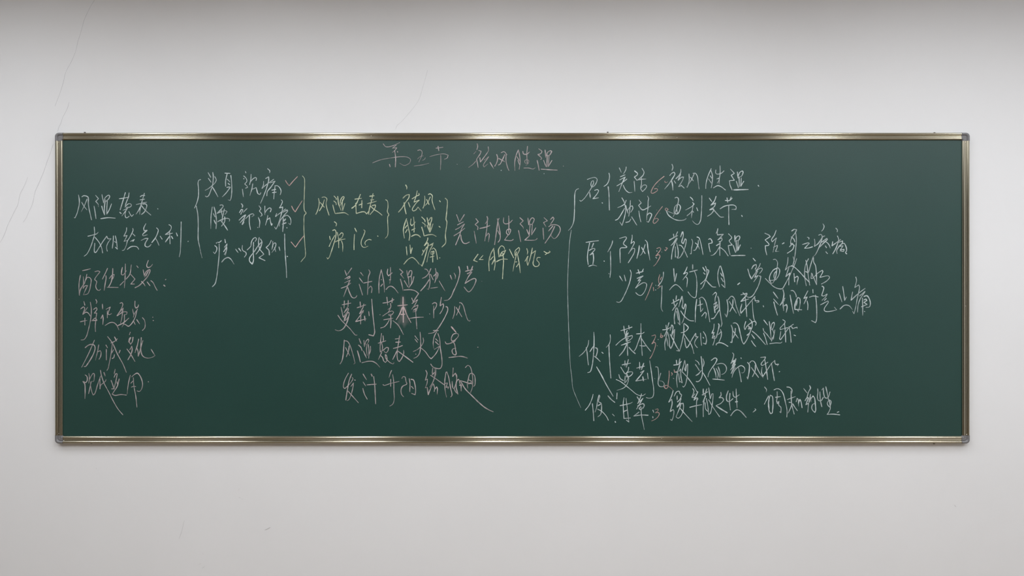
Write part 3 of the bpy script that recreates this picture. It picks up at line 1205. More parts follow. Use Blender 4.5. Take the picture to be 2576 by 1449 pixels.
1395,430 1470,490 1545,595
1550,145 1615,220 1600,250 1565,285 1625,370 1545,385 1560,480 1585,575
1680,180 1680,315
1690,260 1720,205 1765,190 1780,210 1760,270 1710,290
1705,280 1715,500
1745,290 1740,480 1790,370
1645,380 1695,525
w28 1605,590 1750,585 1890,585
w22 2005,432 2012,442
P phrase white
C 1860 550
515,295 600,335 625,365 520,430 600,520 590,540 525,550 530,630 555,735
745,235 710,330 650,430 665,470 750,390 720,500 680,680
690,580 770,540 765,580 730,665 800,660
w32 870,510 905,490
w32 1060,250 1110,215
1110,215 1160,225 1130,290 1070,370 1040,450 1040,520
1145,300 1155,450 1145,560 1125,750 1095,900 1080,950
1050,370 1100,410 1125,470
1045,500 1085,500
1015,570 1070,520 1110,540 1080,620 1020,670 970,700
1375,375 1410,390 1405,415
1275,525 1400,490 1415,500 1320,600 1400,595 1480,570
1690,105 1715,150 1700,210 1665,255
1605,335 1650,320 1675,350 1660,450 1600,610 1530,740 1490,770
1520,415 1530,490 1520,560 1590,510 1700,360 1730,350
1660,480 1770,400 1780,420 1730,470 1620,580
1690,460 1770,480 1820,540 1840,600
1740,550 1765,590
1750,670 1785,710
1950,190 1985,230 1980,270
1985,350 2010,420 1985,520 1950,610 1890,715
1890,465 1875,550 1960,490 2050,420 2010,480
2010,480 2090,450 2085,490 2000,590 1970,650 1980,710
2010,560 2080,510 2120,500 2160,570 2170,650 2150,690 2175,715
2040,560 2100,550 2040,640 2120,620 2110,660 2040,655
P phrase white
C 1420 570
1115,1000 1175,1100
1210,980 1240,1100
1330,880 1350,940 1330,1090 1280,1240 1220,1375 1140,1515 1095,1535 1055,1522
1450,945 1530,925 1600,905
1490,870 1520,960
1600,855 1565,930
1470,1050 1590,1000 1530,1050 1490,1100 1530,1080
1545,1080 1440,1245 1520,1180 1610,1135 1660,1160 1650,1250 1600,1350 1545,1395 1490,1380 1440,1335
P digit red
1930,970 1905,1080 1920,1160
1970,1020 1940,1075
1780,1135 1690,1370 1635,1488
1800,1230 1805,1300
1890,1200 1950,1210 1880,1260
white 1848,1185 1852,1195
white w30 1845,1280 1848,1285
white 2005,920 2000,1010 1960,1120 1895,1200
white 1975,1195 1967,1449 1962,1660 1990,1718
P phrase white
C 1640 570
440,850 450,990 460,1120
500,950 465,1110
355,1285 420,1210 480,1175 540,1205 630,1305
715,815 680,900 640,960 710,930 720,945 625,1080
690,1020 715,1050 705,1225
825,770 825,870
760,920 920,880
860,900 895,1000 910,1150 905,1300 885,1430 855,1440 790,1400 730,1320
w30 1030,825 1080,905
w30 1045,935 1075,965
1085,805 1110,880 1110,1000 1070,1130 1020,1240 985,1270
1120,870 1150,890 1130,970 1080,1070 985,1165
1090,1080 1180,1180 1230,1220 1295,1225
1375,800 1340,920 1335,1060 1370,1220
1390,795 1430,920 1470,1100 1480,1240
1390,940 1430,1010
1400,1040 1450,1120
1410,1170 1475,1235
1735,1175 1780,1140
C 1860 550
275,800 325,860
170,1020 210,1150 245,1220 290,1150 360,1050
245,1020 290,950 340,930 345,970 320,1025
425,905 400,970 330,1060 440,1000 465,1020 450,1060 410,1110
370,1060 310,1190 380,1150 290,1280
400,1160 435,1170 420,1250 380,1370 340,1449 270,1560 210,1595 150,1580 120,1560
685,830 730,825 770,880 765,980 720,1230 670,1310
770,1000 690,1040 620,1150 610,1230 650,1320
780,990 815,1040 800,1140 740,1240 705,1200 710,1110 750,1060 740,1150 700,1240 600,1250
525,1210 600,1290 700,1380 800,1420 870,1415 920,1340 1010,1170 1060,1060 1130,900 1160,810
985,785 975,900 930,1040 1010,970 1080,965
1010,970 940,1175 1020,1100 1005,1200 1000,1345
1090,770 1115,870
1050,950 1110,980 1220,1080 1320,1190 1420,1290
1105,1110 1120,1280
1120,1200 1170,1165 1190,1190 1175,1270 1165,1340
1400,810 1340,940 1320,1100 1330,1230 1355,1360
1345,840 1370,950 1390,1120 1425,1350
1340,1070 1380,1090
1490,785 1440,950 1400,1090
1500,785 1505,880 1540,950 1560,1150 1565,1340
1460,1100 1450,1210 1480,1210 1580,1110 1680,1045 1690,1070 1630,1190 1800,1160 1825,1190 1770,1260 1660,1325
1470,1110 1490,1180
1500,1180 1565,1340
P phrase white
C 1680 680
110,590 125,660
175,510 165,600
80,670 230,590
115,650 150,740 195,670
195,660 90,815
170,760 140,880 130,980 140,1085
180,830 215,1010
190,760 225,900 245,1105 205,1060
285,525 220,740
290,525 305,650 290,740 320,785 350,680 365,700 350,850 310,1020 280,1075
260,820 320,910 400,990 460,1020 525,1025
585,585 560,800 555,1050
630,575 690,545 750,600 800,760 830,920 850,1045
650,590 665,840
600,715 710,680
660,840 700,800 710,770
685,930 750,850 775,870 765,970
905,500 965,445 985,470 960,560 955,640
1010,525 1030,580 1050,780 1080,980 1095,1090 1075,1140
930,690 990,640 950,760 1010,690 1010,760 960,800 960,860
935,720 955,860
1050,790 980,900 930,970 885,980
1195,595 1215,700 1215,830 1190,945 1155,880
1215,600 1290,525 1340,560 1390,740 1460,920
1245,630 1390,870
1320,590 1310,720 1255,835
1480,495 1600,465 1600,490 1480,630 1640,580
1520,455 1570,500
1565,520 1580,700 1600,940
1500,680 1470,810 1480,870 1540,800 1640,680 1765,530
1710,620 1725,850 1750,1000 1790,1060 1780,1110
1760,560 1770,620 1840,615 1845,640 1790,655
w30 1930,715 1940,740
C 1900 680
365,440 460,570
370,580 470,695
375,640 405,760 450,910
560,390 580,480 555,610 500,710
600,560 565,640 575,820
590,720 630,690 645,740 625,855
500,710 590,610
705,500 740,700 775,875
720,410 770,415 825,500 830,540
800,800 800,700 860,550 900,570 905,700 880,810
815,650 800,790 940,800
850,610 830,720
850,800 875,830
1065,415 985,570 1050,540 985,680
1050,620 1065,700 1060,800
1165,385 1170,460
1095,545 1180,520 1275,540
1220,500 1240,700 1240,1000 1220,1060 1140,1020
1350,320 1385,345 1345,510 1380,520 1455,480 1430,530 1350,610
1400,610 1440,570
1320,700 1470,620 1480,640 1400,770 1400,815 1440,835 1550,825 1650,800 1600,745
1700,470 1755,640
1770,325 1790,450 1810,610 1845,540
1715,785 1800,710 1860,705 1910,725 1965,795
2035,135 2050,200 2015,350 2095,295 2110,340 2060,600 2030,760 2000,880 1970,830
1970,440 1940,605 2100,460 2225,365
2110,520 2220,430 2120,590 2080,720 2070,850
2170,560 2175,740 2175,915
2200,530 2260,515 2310,580 2330,680 2310,740 2240,750
2200,600 2240,580 2260,610 2200,650 2265,690 2150,740
2210,830 2218,838
P brace white
C 1420 400
285,600 240,622 213,690 205,900 200,1100 185,1270 140,1380 80,1448
w18 138,1438 105,1668 80,2068 65,2468 65,2737 72,3037 85,3437 100,3837 120,4190 150,4440 160,4590 185,4690 250,4850 330,5035
P phrase white
C 1420 740
490,935 480,1020 440,1110 380,1190 295,1260
440,1080 460,1200 470,1320 485,1435
595,770 600,900 595,1100 580,1300 560,1449 520,1570 470,1590
515,1165 585,1055
625,1085 660,1100 665,1160 640,1260
600,1255 660,1300 725,1365
755,1175 785,1200
P brace white
925,820 930,920 905,1010 845,1080
900,1030 905,1200 920,1449 940,1700
P phrase white
1140,740 1260,705 1370,665
1200,645 1220,810
1300,635 1310,720
1270,735 1230,840 1290,780 1260,850 1225,860
1290,800 1230,870
1040,1035 1130,950 1240,880 1370,835 1375,870 1320,930 1250,960 1240,900 1300,890
1260,900 1250,950
1150,1035 1260,995 1340,965
1275,900 1275,1060 1280,1245
1265,1010 1200,1140 1110,1250
1305,1075 1370,1150 1435,1205
w28 1455,805 1540,800
1540,800 1580,795 1615,770
1548,595 1550,800 1560,1000 1575,1245
1545,830 1490,980 1440,1110 1410,1150
1560,900 1640,1020 1745,1155
1520,1040 1600,1050 1650,1045
P digit red
1765,845 1835,825 1845,850 1800,960 1770,1005 1820,970 1845,1000 1830,1090 1775,1230 1730,1305
1955,790 1945,870 1975,875 1995,845 1960,830
white w22 1895,915 1900,922
yellow w18 1875,1040 1882,1050
P phrase white
C 1640 790
215,320 300,310 375,270
285,225 295,320
345,175 310,290
310,320 250,450
310,360 280,500 260,600 270,730
300,490 325,650
320,370 350,500 360,660 380,700 420,620 450,460 460,310
370,330 400,220 425,250 400,440 450,320 440,460
370,410 430,520 500,660 560,750 500,740
645,195 645,360 610,560 560,750
655,190 735,270 720,310 660,360 590,380
640,390 720,510 800,630 850,800
660,490 680,630 700,685 730,660 800,530 885,390 890,460 935,460 880,530 865,600 900,660 920,680
985,385 990,500 1005,635
1040,355 1085,430 1105,530 1090,610 1040,590
1035,470 1050,490
1260,200 1250,300 1215,390 1260,370 1220,490 1275,440 1265,540 1235,630
1345,195 1360,220 1330,370 1290,490 1230,490
1385,310 1400,350 1340,420
1410,360 1400,460 1355,570
1300,630 1310,600 1370,580 1450,600 1540,655
1605,225 1630,300 1630,450 1620,575 1590,570
1645,185 1690,180 1740,220 1790,400 1830,560 1860,610 1910,540 1990,370
1640,340 1750,490
1690,290 1680,400 1640,490
1900,150 1870,270 1885,315 1930,240 2040,160 2080,150 2110,190 2095,230
1975,100 2020,150 2030,250 1990,350
1950,250 2000,270 1950,300 2010,290 1980,380 1925,430
1955,220 1970,330
2030,345 2130,430 2300,620
2015,410 2080,500
2015,540 2060,610 2105,660
2265,120 2345,225
2250,290 2270,350 2320,400
2260,385 2300,490 2335,620
2375,150 2395,300 2415,500
2410,290 2430,200 2470,165 2480,200 2450,290 2410,320
2440,300 2470,400 2460,510
2320,400 2410,520
2490,320 2470,420 2420,550 2440,480
C 1840 790
775,600 900,585 1000,585 1025,565
1040,115 1085,145 1080,180 985,290 990,315 1140,275
1075,190 1090,350 1100,570
1000,350 985,450 975,500 995,520 1060,430 1170,270 1255,205
1165,250 1190,380 1210,575
1200,255 1230,270 1235,295 1330,265 1330,290
1265,425 1300,440
P phrase white
C 1420 890
1165,225 1340,190
1225,140 1225,250
1295,115 1250,280
1140,270 1220,400
1300,270 1290,340 1230,410 1300,370 1375,370 1380,395 1330,450 1260,470 1260,400 1290,480 1250,560 1220,590 1230,450
1300,460 1300,520 1260,630 1200,690 1130,720 1060,740
1100,420 1130,500 1195,545
1045,520 1130,560 1250,650 1360,740 1460,820 1550,850 1600,840 1640,810
1460,290 1620,250
1520,170 1525,315
1605,190 1560,320
1540,380 1610,340 1530,450 1445,550 1660,515
1585,460 1600,550
1680,390 1695,510
1725,140 1750,300 1785,560 1805,700 1805,820 1780,880 1710,900 1655,885
w16 1826,498 1832,506
P digit white
1845,265 1885,270 1900,330 1905,450 1900,620 1930,660 2000,660 2020,610 1985,560 1920,545
1950,390 1910,530
P digit red
2120,345 2120,450 2100,600 2090,680 2055,705 2015,670 2050,640 2110,660 2160,700 2200,740
2165,380 2185,410 2165,440
2220,320 2230,375 2280,360
P phrase white
C 1640 880
w22 430,575 445,585
440,310 540,290 595,235
495,210 505,310
565,180 545,290
570,290 520,430 495,460
520,440 500,600 515,760
540,480 560,660
580,385 545,440 580,390 590,560 615,670 570,640
665,215 610,430
670,225 680,330 665,390 680,430 710,300 725,290 720,480 700,620 670,720 640,755 620,735
610,440 720,560 830,710 900,830
880,210 935,250 960,305
880,295 930,370 960,420
995,135 1010,250 1020,400 1015,530 970,620 930,645 895,640
1030,180 1055,250 1040,340
1000,420 940,490 890,520
1030,460 1090,560 1175,720
1200,215 1280,165 1315,190 1290,260 1200,390 1150,480 1135,550
1250,365 1285,460 1300,560
1300,375 1335,450 1345,500 1325,590
1340,340 1375,450 1375,560
1305,295 1400,275 1460,290 1505,350 1505,420 1460,480 1410,500
w28 1230,592 1350,600 1470,615
1630,60 1655,90 1640,180 1620,230 1600,285
1600,270 1665,210 1625,330 1700,180 1680,260 1590,410
1600,400 1690,290 1620,440 1605,480 1690,360
1620,560 1650,460 1730,360 1810,320 1870,360 1880,410 1850,465 1815,465
1750,355 1780,480 1810,650
1800,160 1812,180
1935,255 1970,300 1970,420 1940,590 1925,550
1975,270 2020,225 2070,240 2130,370 2200,500 2255,570
2010,355 2160,560
2090,310 2090,420 2035,545
2200,155 2300,145 2290,180 2210,290 2230,315 2350,250
2285,200 2310,350 2345,600
2230,350 2220,450 2245,540 2320,430 2420,280 2490,215
2420,270 2450,450 2480,625
2490,215 2490,260 2510,295 2565,290 2540,325
C 1840 790
w28 965,1170 978,1162
P phrase white
C 1420 890
580,820 560,900 500,1040 420,1145
565,1010 580,1150 595,1355
700,835 670,950 650,1090 620,1180
700,835 715,860 690,970 740,1000 750,1120 730,1230 675,1275
680,1050 745,1010
670,1120 760,1170 850,1270 890,1350
w26 650,265 740,420 850,630 985,860
w28 880,850 940,920 1020,985
w28 1065,790 1058,915
970,1220 1010,1260
w26 1025,1370 1035,1390
P phrase white
1125,1050 1250,1025 1340,1000 1375,980
1205,890 1190,1000 1195,1150 1205,1310
1245,900 1265,1050 1290,1270 1305,1380
1210,1165 1270,1140
1200,1310 1340,1300
1255,1345 1305,1380
1470,870 1530,960
1560,810 1540,880 1480,1010
1480,1010 1590,900 1520,1020 1460,1120
1480,1060 1590,1010 1615,1040 1590,1110
1540,1070 1510,1110 1550,1140 1590,1080
1550,1070 1560,1250 1600,1449 1615,1535
1510,1180 1405,1260 1560,1240 1695,1245
P digit red
1835,1130 1890,1115 1900,1140 1840,1195 1905,1190 1920,1215 1890,1280 1830,1330 1765,1360
white 1790,1140 1808,1190
white w30 1788,1270 1792,1300
P phrase white
C 1640 880
430,825 400,930 340,1060 400,1000 410,1080 370,1250 430,1210 445,1240 430,1360 405,1430 375,1410
450,940 500,850 550,840 570,890 600,910 540,1040 510,1040
510,930 510,1010
600,910 580,980 520,1060
590,990 560,1080 510,1160 590,1080 560,1180 490,1350
510,1130 630,1080 640,1150 620,1270 570,1360 530,1385 490,1360
560,1170 680,1310 815,1455
825,785 850,830 810,960
900,840 930,850 870,960 810,965 870,890
920,870 850,1020 910,970 930,990 905,1030
765,1165 880,1135 1010,1110
910,1000 900,1150 905,1365
w28 1040,790 1040,920
1015,915 1130,850
1110,790 1070,930
1090,930 1030,1060
1060,1000 1040,1150 1040,1355
1075,1070 1090,1200 1135,1250
1100,980 1130,1130 1150,1310 1180,1290 1215,1150 1235,990 1240,890 1220,890 1180,990 1150,770
1150,1010 1230,1150 1370,1355
1395,860 1400,920 1360,970 1420,970 1450,1010 1400,1080 1300,1130
w30 1300,1135 1400,1200 1525,1275
1545,830 1510,940 1520,1030 1560,1050 1640,990
1580,880 1570,1050 1590,1220
1640,840 1650,930 1680,960 1770,910
1705,790 1710,950 1725,1180
1690,1055 1735,1050
1595,1335 1660,1250 1720,1215 1790,1240 1910,1370
2085,1190 2105,1215 2045,1265
P phrase white
C 1860 930
510,350 550,405 540,455
505,700 550,610 590,530 600,600 585,740 600,790
600,790 590,640 625,515 665,540 680,650 675,800 660,880 630,890 600,820 595,700
700,410 760,385 820,400 880,470 930,650 965,830 960,960
765,445 765,560 750,640
730,560 835,545
760,640 770,690 800,640 800,720 840,760 840,870 815,850
960,350 1020,360 1065,410 1060,490
970,605 1050,575 1135,545
1045,430 1050,560 1060,700 1110,900
1005,660 1060,665
1065,690 1030,790 985,880
1080,690 1130,770 1175,830
1150,650 1170,580 1190,600 1200,740
1195,680 1225,600 1245,640 1270,770
1300,380 1370,470
1420,320 1440,370 1400,450 1370,560
1330,630 1370,570 1400,570 1345,710 1400,680 1385,860
1440,500 1410,660 1440,550 1450,650
1450,590 1490,530 1520,570 1540,720 1545,820 1530,865 1490,830 1465,780 1480,710 1530,680
1585,385 1590,460 1580,560 1600,620 1650,630 1700,560
1630,450 1640,620 1670,750
1670,410 1700,370 1710,500 1740,570 1790,570 1835,450
1750,345 1780,480 1805,610
1810,620 1780,680 1800,730 1830,760 1850,700 1855,640 1820,610 1835,720 1840,790 1790,890 1775,905 1900,900 2035,915
1980,865 2015,850
"""
LABELS = """white chalk heading 风湿袭表 at the top of the left column
white chalk line 太阳经气不利 under the first line of the left column
dull pink chalk heading 配伍特点 in the left column
dull pink chalk heading 辨证要点 in the left column
dull pink chalk heading 加减变化 in the left column
dull pink chalk heading 临床应用 lowest in the left column
tall white chalk brace before the three symptom lines
white chalk symptom line beside the uppermost red tick
white chalk symptom line beside the middle red tick
salmon chalk tick, uppermost of three
salmon chalk tick, middle of three
salmon chalk tick, lowest of three, crossing the yellow bracket
tall pale yellow chalk bracket after the ticks
white chalk line 难以转侧 beside the lowest red tick
pale yellow chalk words 风湿在表
short pale yellow chalk bracket before the words 祛风
pale yellow chalk words 痹证 with a full stop
pale yellow chalk words 祛风, topmost of three pairs
pale yellow chalk words 胜湿, middle of three pairs
pale yellow chalk bracket after the three pairs of words
pale yellow chalk words 止痛, lowest of three pairs
faint pink chalk title words 第五节 under the top rail
pink chalk title words 祛风胜湿 under the top rail
two white chalk specks under the title
dull pink chalk words 羌活胜湿汤 left of the large brace
pale yellow chalk book title between angle quotes
dull pink chalk verse, first of four lines in the middle
dull pink chalk verse, second of four lines, with bold 本
dull pink chalk verse, third of four lines in the middle
dull pink chalk verse, lowest of four lines in the middle
pinkish chalk smear around the bold character 本
small chalk smear in the lowest verse line
white chalk character 君 beside the large brace
white chalk bracket after 君
white chalk words 羌活
salmon chalk numeral 6 after 羌活
white chalk words 独活
salmon chalk numeral 6 after 独活
white chalk words 祛风胜湿 in the right column
white chalk words 通利关节
white chalk character 臣 beside the large brace
white chalk bracket after 臣
white chalk words 防风
salmon chalk numeral 3 after 防风
white chalk words 散风除湿
white chalk words about aching, upper right of the notes
white chalk words 川芎
salmon and white chalk dose note after 川芎
white chalk line 上行头目 旁通络脉
white chalk line ending in 活血行气止痛
very tall white chalk brace left of the right column
white chalk character 佐 beside the large brace
white chalk bracket after 佐
white chalk words 藁本
salmon chalk numeral 3 after 藁本
white chalk line about the 太阳 channel
white chalk words 蔓荆
white chalk numeral 6 after 蔓荆
salmon chalk stroke beside the white numeral 6
white chalk line 散头面部风邪
white chalk character 使 with two slanting strokes
white chalk words 甘草
salmon chalk numeral 3 after 甘草
white chalk words 缓辛散之性 in the lowest line
white chalk words 调和药性 ending the lowest line
""".strip().split('\n')


def parse_marks(scale=8.05):
    out, cx, cy = [], 0.0, 0.0
    for line in STROKES.strip().split('\n'):
        t = line.split()
        if t[0] == 'P':
            out.append((t[1], t[2], []))
        elif t[0] == 'C':
            cx, cy = float(t[1]), float(t[2])
        else:
            col, w, pts = out[-1][1], 24.0, []
            for q in t:
                if q in M_CHALK:
                    col = q
                elif q[0] == 'w':
                    w = float(q[1:])
                else:
                    a, b = q.split(',')
                    pts.append((cx + float(a) / scale, cy + float(b) / scale))
            out[-1][2].append((col, w / scale, pts))
    return out


# ---------------------------------------------------------------- hairline cracks and scuffs on the wall
def wall_mark(name, strokes, width, mat, label=None):
    acc = ([], [], [])
    for s in strokes:
        ribbon(acc, s, width, 0.0003, 1.0, 1.0, True, min(9.0, 3 * width))
    return mesh_obj(name, acc[0], acc[1], mat, wall, label=label)


wall_mark('hairline_crack', [[(238, 0), (228, 16), (220, 32), (212, 50), (207, 68), (202, 86), (196, 104), (193, 118),
                              (190, 130), (184, 145), (177, 160), (170, 172), (164, 186), (161, 200), (156, 218), (150, 237),
                              (144, 252), (138, 268)], [(174, 256), (171, 268), (166, 280), (158, 295), (153, 310), (148, 320), (145, 332)],
                             [(134, 362), (124, 392), (117, 410), (110, 432), (104, 446), (96, 465), (89, 480), (86, 492),
                              (83, 508), (79, 520), (72, 534), (66, 548), (58, 560)]], 0.85, M_CRACK,
          'grey crack running down past the upper left corner of the board')
wall_mark('hairline_crack', [[(70, 445), (66, 456), (60, 470), (51, 487), (48, 500), (45, 515), (36, 532), (28, 549), (20, 565),
                              (13, 585), (6, 600), (-4, 616)]], 0.7, M_CRACK, 'grey crack at the left edge of the wall')
wall_mark('hairline_crack', [[(1076, 175), (1068, 205), (1062, 225), (1055, 248), (1044, 266), (1026, 288), (1010, 306),
                              (999, 316), (995, 326)]], 1.1, M_CRACK_FAINT, 'very faint crack above the middle of the board')
wall_mark('hairline_crack', [[(464, 1308), (460, 1325), (456, 1340), (450, 1356)]], 1.0, M_CRACK_FAINT,
          'short faint crack below the left half of the board')
for strokes, wd, mt in (
    ([[(599, 1233), (603, 1230)]], 2.0, M_SCUFF),
    ([[(600, 1252), (606, 1252)], [(608, 1254), (611, 1257)]], 1.6, M_SCUFF),
    ([[(665, 1334), (674, 1330), (681, 1326)]], 1.4, M_SCUFF),
    ([[(2401, 1271), (2405, 1275)]], 3.0, M_SCUFF_DARK),
    ([[(510, 1392), (511, 1394)]], 2.4, M_SCUFF),
    ([[(396, 1360), (399, 1363)]], 2.6, M_CRACK_FAINT),
    ([[(242, 1177), (243, 1180)]], 1.8, M_SCUFF),
    ([[(1236, 325), (1237, 327)]], 1.8, M_SCUFF),
    ([[(516, 1424), (508, 1430)], [(500, 1420), (506, 1418)]], 3.0, M_CRACK_FAINT),
    ([[(2281, 1375), (2282, 1377)]], 2.0, M_CRACK_FAINT),
):
    wall_mark('scuff_mark', strokes, wd, mt)

# ---------------------------------------------------------------- the blackboard
X0, X1, Y0, Y1 = 137.4, 2440.4, 333.5, 1116.0        # outer edge of the frame in the photo
ZF = 0.022                                            # depth at which that outline is measured
BW, BH = (X1 - X0), (Y1 - Y0)
PXM = (CAM_D - ZF) / FPX                              # metres per photo pixel at the frame
BOARD_Z = 0.014                                       # writing surface in front of the wall
board = bpy.data.objects.new('blackboard', None)
ctr = px((X0 + X1) / 2, Y1, ZF)
board.location = (ctr.x, 0, ctr.z)
link(board)
bpy.context.view_layer.update()
board['label'] = 'long green chalkboard full of handwritten Chinese notes, champagne metal frame, hung on the white wall'
board['category'] = 'blackboard'


def fpt(u, v, z):
    """frame coordinates: u right / v down from the outer top-left corner in photo pixels, z metres off the wall"""
    p = px(X0 + u, Y0 + v, ZF)
    return Vector((p.x, -z, p.z))


# writing panel
pv = [fpt(a, b, z) for z in (0.001, BOARD_Z) for a, b in ((12, 12), (BW - 12, 12), (BW - 12, BH - 12), (12, BH - 12))]
pf = [(4, 7, 6, 5), (0, 1, 2, 3), (0, 4, 5, 1), (1, 5, 6, 2), (2, 6, 7, 3), (3, 7, 4, 0)]
panel = mesh_obj('writing_panel', pv, pf, M_BOARD, board, label='dark green enamel writing surface')

# frame section: (pixels in from the outer edge, millimetres off the wall)
PROFILE = [(0.9, 1.0), (0.15, 4.0), (0.0, 14.0), (0.2, 18.5), (0.9, 21.0), (2.0, 22.4), (3.2, 23.0), (4.4, 22.9), (5.3, 22.2),
           (6.2, 20.9), (7.0, 19.2), (7.5, 18.5), (7.9, 19.0), (8.7, 20.4), (9.8, 21.1), (11.2, 20.8), (12.4, 20.5), (13.4, 21.1),
           (14.6, 21.5), (15.4, 21.3), (16.2, 20.7), (17.0, 19.8), (17.7, 18.4), (18.2, 16.2), (18.5, 13.0)]


def fine(profile, sub=3):
    pts = [Vector(p) for p in profile]
    out = []
    for i in range(len(pts) - 1):
        p0 = pts[max(0, i - 1)]; p1 = pts[i]; p2 = pts[i + 1]; p3 = pts[min(len(pts) - 1, i + 2)]
        for k in range(sub):
            t = k / sub
            out.append(0.5 * ((2 * p1) + (p2 - p0) * t + (2 * p0 - 5 * p1 + 4 * p2 - p3) * t * t + (3 * p1 - p0 - 3 * p2 + p3) * t ** 3))
    out.append(pts[-1])
    return out


PROF = fine(PROFILE)
CAP = 19.0


def rail(side):
    n = 24
    verts, faces = [], []
    for i in range(n + 1):
        for u, h in PROF:
            if side in ('top', 'bottom'):
                a = CAP - 4 + (BW - 2 * CAP + 8) * i / n
                v = u if side == 'top' else BH - u
                verts.append(fpt(a, v, h / 1000))
            else:
                b = CAP - 4 + (BH - 2 * CAP + 8) * i / n
                a = u if side == 'left' else BW - u
                verts.append(fpt(a, b, h / 1000))
    m = len(PROF)
    for i in range(n):
        for j in range(m - 1):
            f = (i * m + j, i * m + j + 1, (i + 1) * m + j + 1, (i + 1) * m + j)
            faces.append(f if side in ('bottom', 'left') else f[::-1])
    return verts, faces


RAIL_LABEL = {'top': 'top rail of the metal frame with bright lamp reflections', 'bottom': 'bottom rail of the metal frame',
              'left': 'left upright of the metal frame', 'right': 'right upright of the metal frame'}
rails = {}
for s in ('top', 'bottom', 'left', 'right'):
    v, f = rail(s)
    rails[s] = mesh_obj('frame_rail', v, f, M_FRAME_H if s in ('top', 'bottom') else M_FRAME_V, board, smooth=True, label=RAIL_LABEL[s])


def corner(sx, sy):
    """moulded corner piece: the rail section carried round the corner, a little proud"""
    verts, faces = [], []
    arms, arcn = 3, 10
    prof = [Vector((u * 1.02 - 0.25, h + (0.7 if h > 3 else 0))) for u, h in PROF]
    R = 9.5
    rows = 0
    for k in range(arms + 1 + arcn + 1 + arms):
        for u, h in prof:
            r = max(0.6, R - max(0, u) * 0.62)
            if k < arms:
                t = k / arms
                a, b = (CAP + 1.5) * (1 - t) + (u + r) * t, u
            elif k <= arms + arcn:
                th = (k - arms) / arcn * math.pi / 2
                a, b = u + r - r * math.sin(th), u + r - r * math.cos(th)
            else:
                t = (k - arms - arcn) / (arms + 1)
                a, b = u, (u + r) * (1 - t) + (CAP + 1.5) * t
            x = a if sx < 0 else BW - a
            y = b if sy < 0 else BH - b
            verts.append(fpt(x, y, h / 1000))
        rows += 1
    m = len(prof)
    for i in range(rows - 1):
        for j in range(m - 1):
            f = (i * m + j, i * m + j + 1, (i + 1) * m + j + 1, (i + 1) * m + j)
            faces.append(f if sx * sy < 0 else f[::-1])
    return verts, faces


for sx, sy, nm in ((-1, -1, 'upper left'), (1, -1, 'upper right'), (-1, 1, 'lower left'), (1, 1, 'lower right')):
    v, f = corner(sx, sy)
    mesh_obj('corner_cap', v, f, M_CAP, board, smooth=True, label='grey plastic corner piece, ' + nm)


def dome(cx, cy, r, z0, hgt, n=14, rings=4):
    c = px(cx, cy, ZF)
    verts, faces = [], []
    for k in range(rings):
        a = math.pi / 2 * k / rings
        rr, zz = r * PXM * math.cos(a), z0 + hgt * math.sin(a)
        for i in range(n):
            t = 2 * math.pi * i / n
            verts.append((c.x + rr * math.cos(t), -zz, c.z + rr * math.sin(t)))
    verts.append((c.x, -(z0 + hgt), c.z))
    for k in range(rings - 1):
        for i in range(n):
            faces.append((k * n + i, k * n + (i + 1) % n, (k + 1) * n + (i + 1) % n, (k + 1) * n + i))
    for i in range(n):
        faces.append(((rings - 1) * n + i, (rings - 1) * n + (i + 1) % n, len(verts) - 1))
    return verts, faces


for s, cx, cy in (('top', 238, 343), ('top', 520, 343.5), ('top', 933, 342.5), ('top', 1336, 338.5), ('top', 1703, 346), ('top', 1909.5, 337.5),
                  ('top', 2093, 345), ('top', 2328, 344), ('left', 147.3, 357.5), ('right', 2429, 357.5), ('left', 147.5, 1091),
                  ('bottom', 159.5, 1109), ('bottom', 2416.5, 1110.5), ('right', 2432, 1093.5), ('bottom', 1664.5, 1103.5),
                  ('bottom', 2054.5, 1105), ('left', 148, 753), ('right', 2430, 770)):
    v, f = dome(cx, cy, 1.6, 0.0172, 0.0054)
    mesh_obj('screw', v, f, M_SCREW, rails[s], smooth=True)

for s, cx, cy in (('top', 212, 332.2), ('top', 1529, 331.6), ('top', 2352, 333.2), ('bottom', 229, 1115.6), ('bottom', 2351, 1117.2)):
    c = px(cx, cy, ZF)
    hx, hz = 1.8 * PXM, 0.75 * PXM
    mesh_obj('hanging_clip', *box(c.x - hx, c.x + hx, -0.0200, -0.0165, c.z - hz - (0.005 if s == 'top' else 0), c.z + hz + (0.005 if s == 'bottom' else 0)), M_CLIP, rails[s])

# ---------------------------------------------------------------- chalk
def smear(acc, pts, wpx, depth):
    """one soft patch of rubbed chalk: a lattice that widens down the stroke, cover fading towards its rim"""
    verts, faces, vals = acc
    q = spline(pts, 2.0)
    nu, nv = 18, len(q)
    base = len(verts)
    for j, c in enumerate(q):
        t = j / (nv - 1)
        hw = wpx * (0.16 + 0.34 * t ** 1.2)
        along = min(1, t / 0.12) * min(1, (1 - t) / 0.16)
        for i in range(nu + 1):
            s = -1 + 2 * i / nu
            edge = (1 - abs(s) ** 2.2)
            blot = 0.8 + 0.25 * math.sin(9 * s + 5 * t) * math.sin(13 * t + 3 * s)
            p = c + Vector((hw * s, 0))
            # ragged lower rim
            p.y += 5 * math.sin(7 * s + 1) * t * t
            verts.append(px(p.x, p.y, depth - 0.00012))
            vals.append(max(0.0, 0.20 * edge * along * blot * (0.75 + 0.5 * t)))
    for j in range(nv - 1):
        for i in range(nu):
            k = base + j * (nu + 1) + i
            faces.append((k, k + 1, k + nu + 2, k + nu + 1))


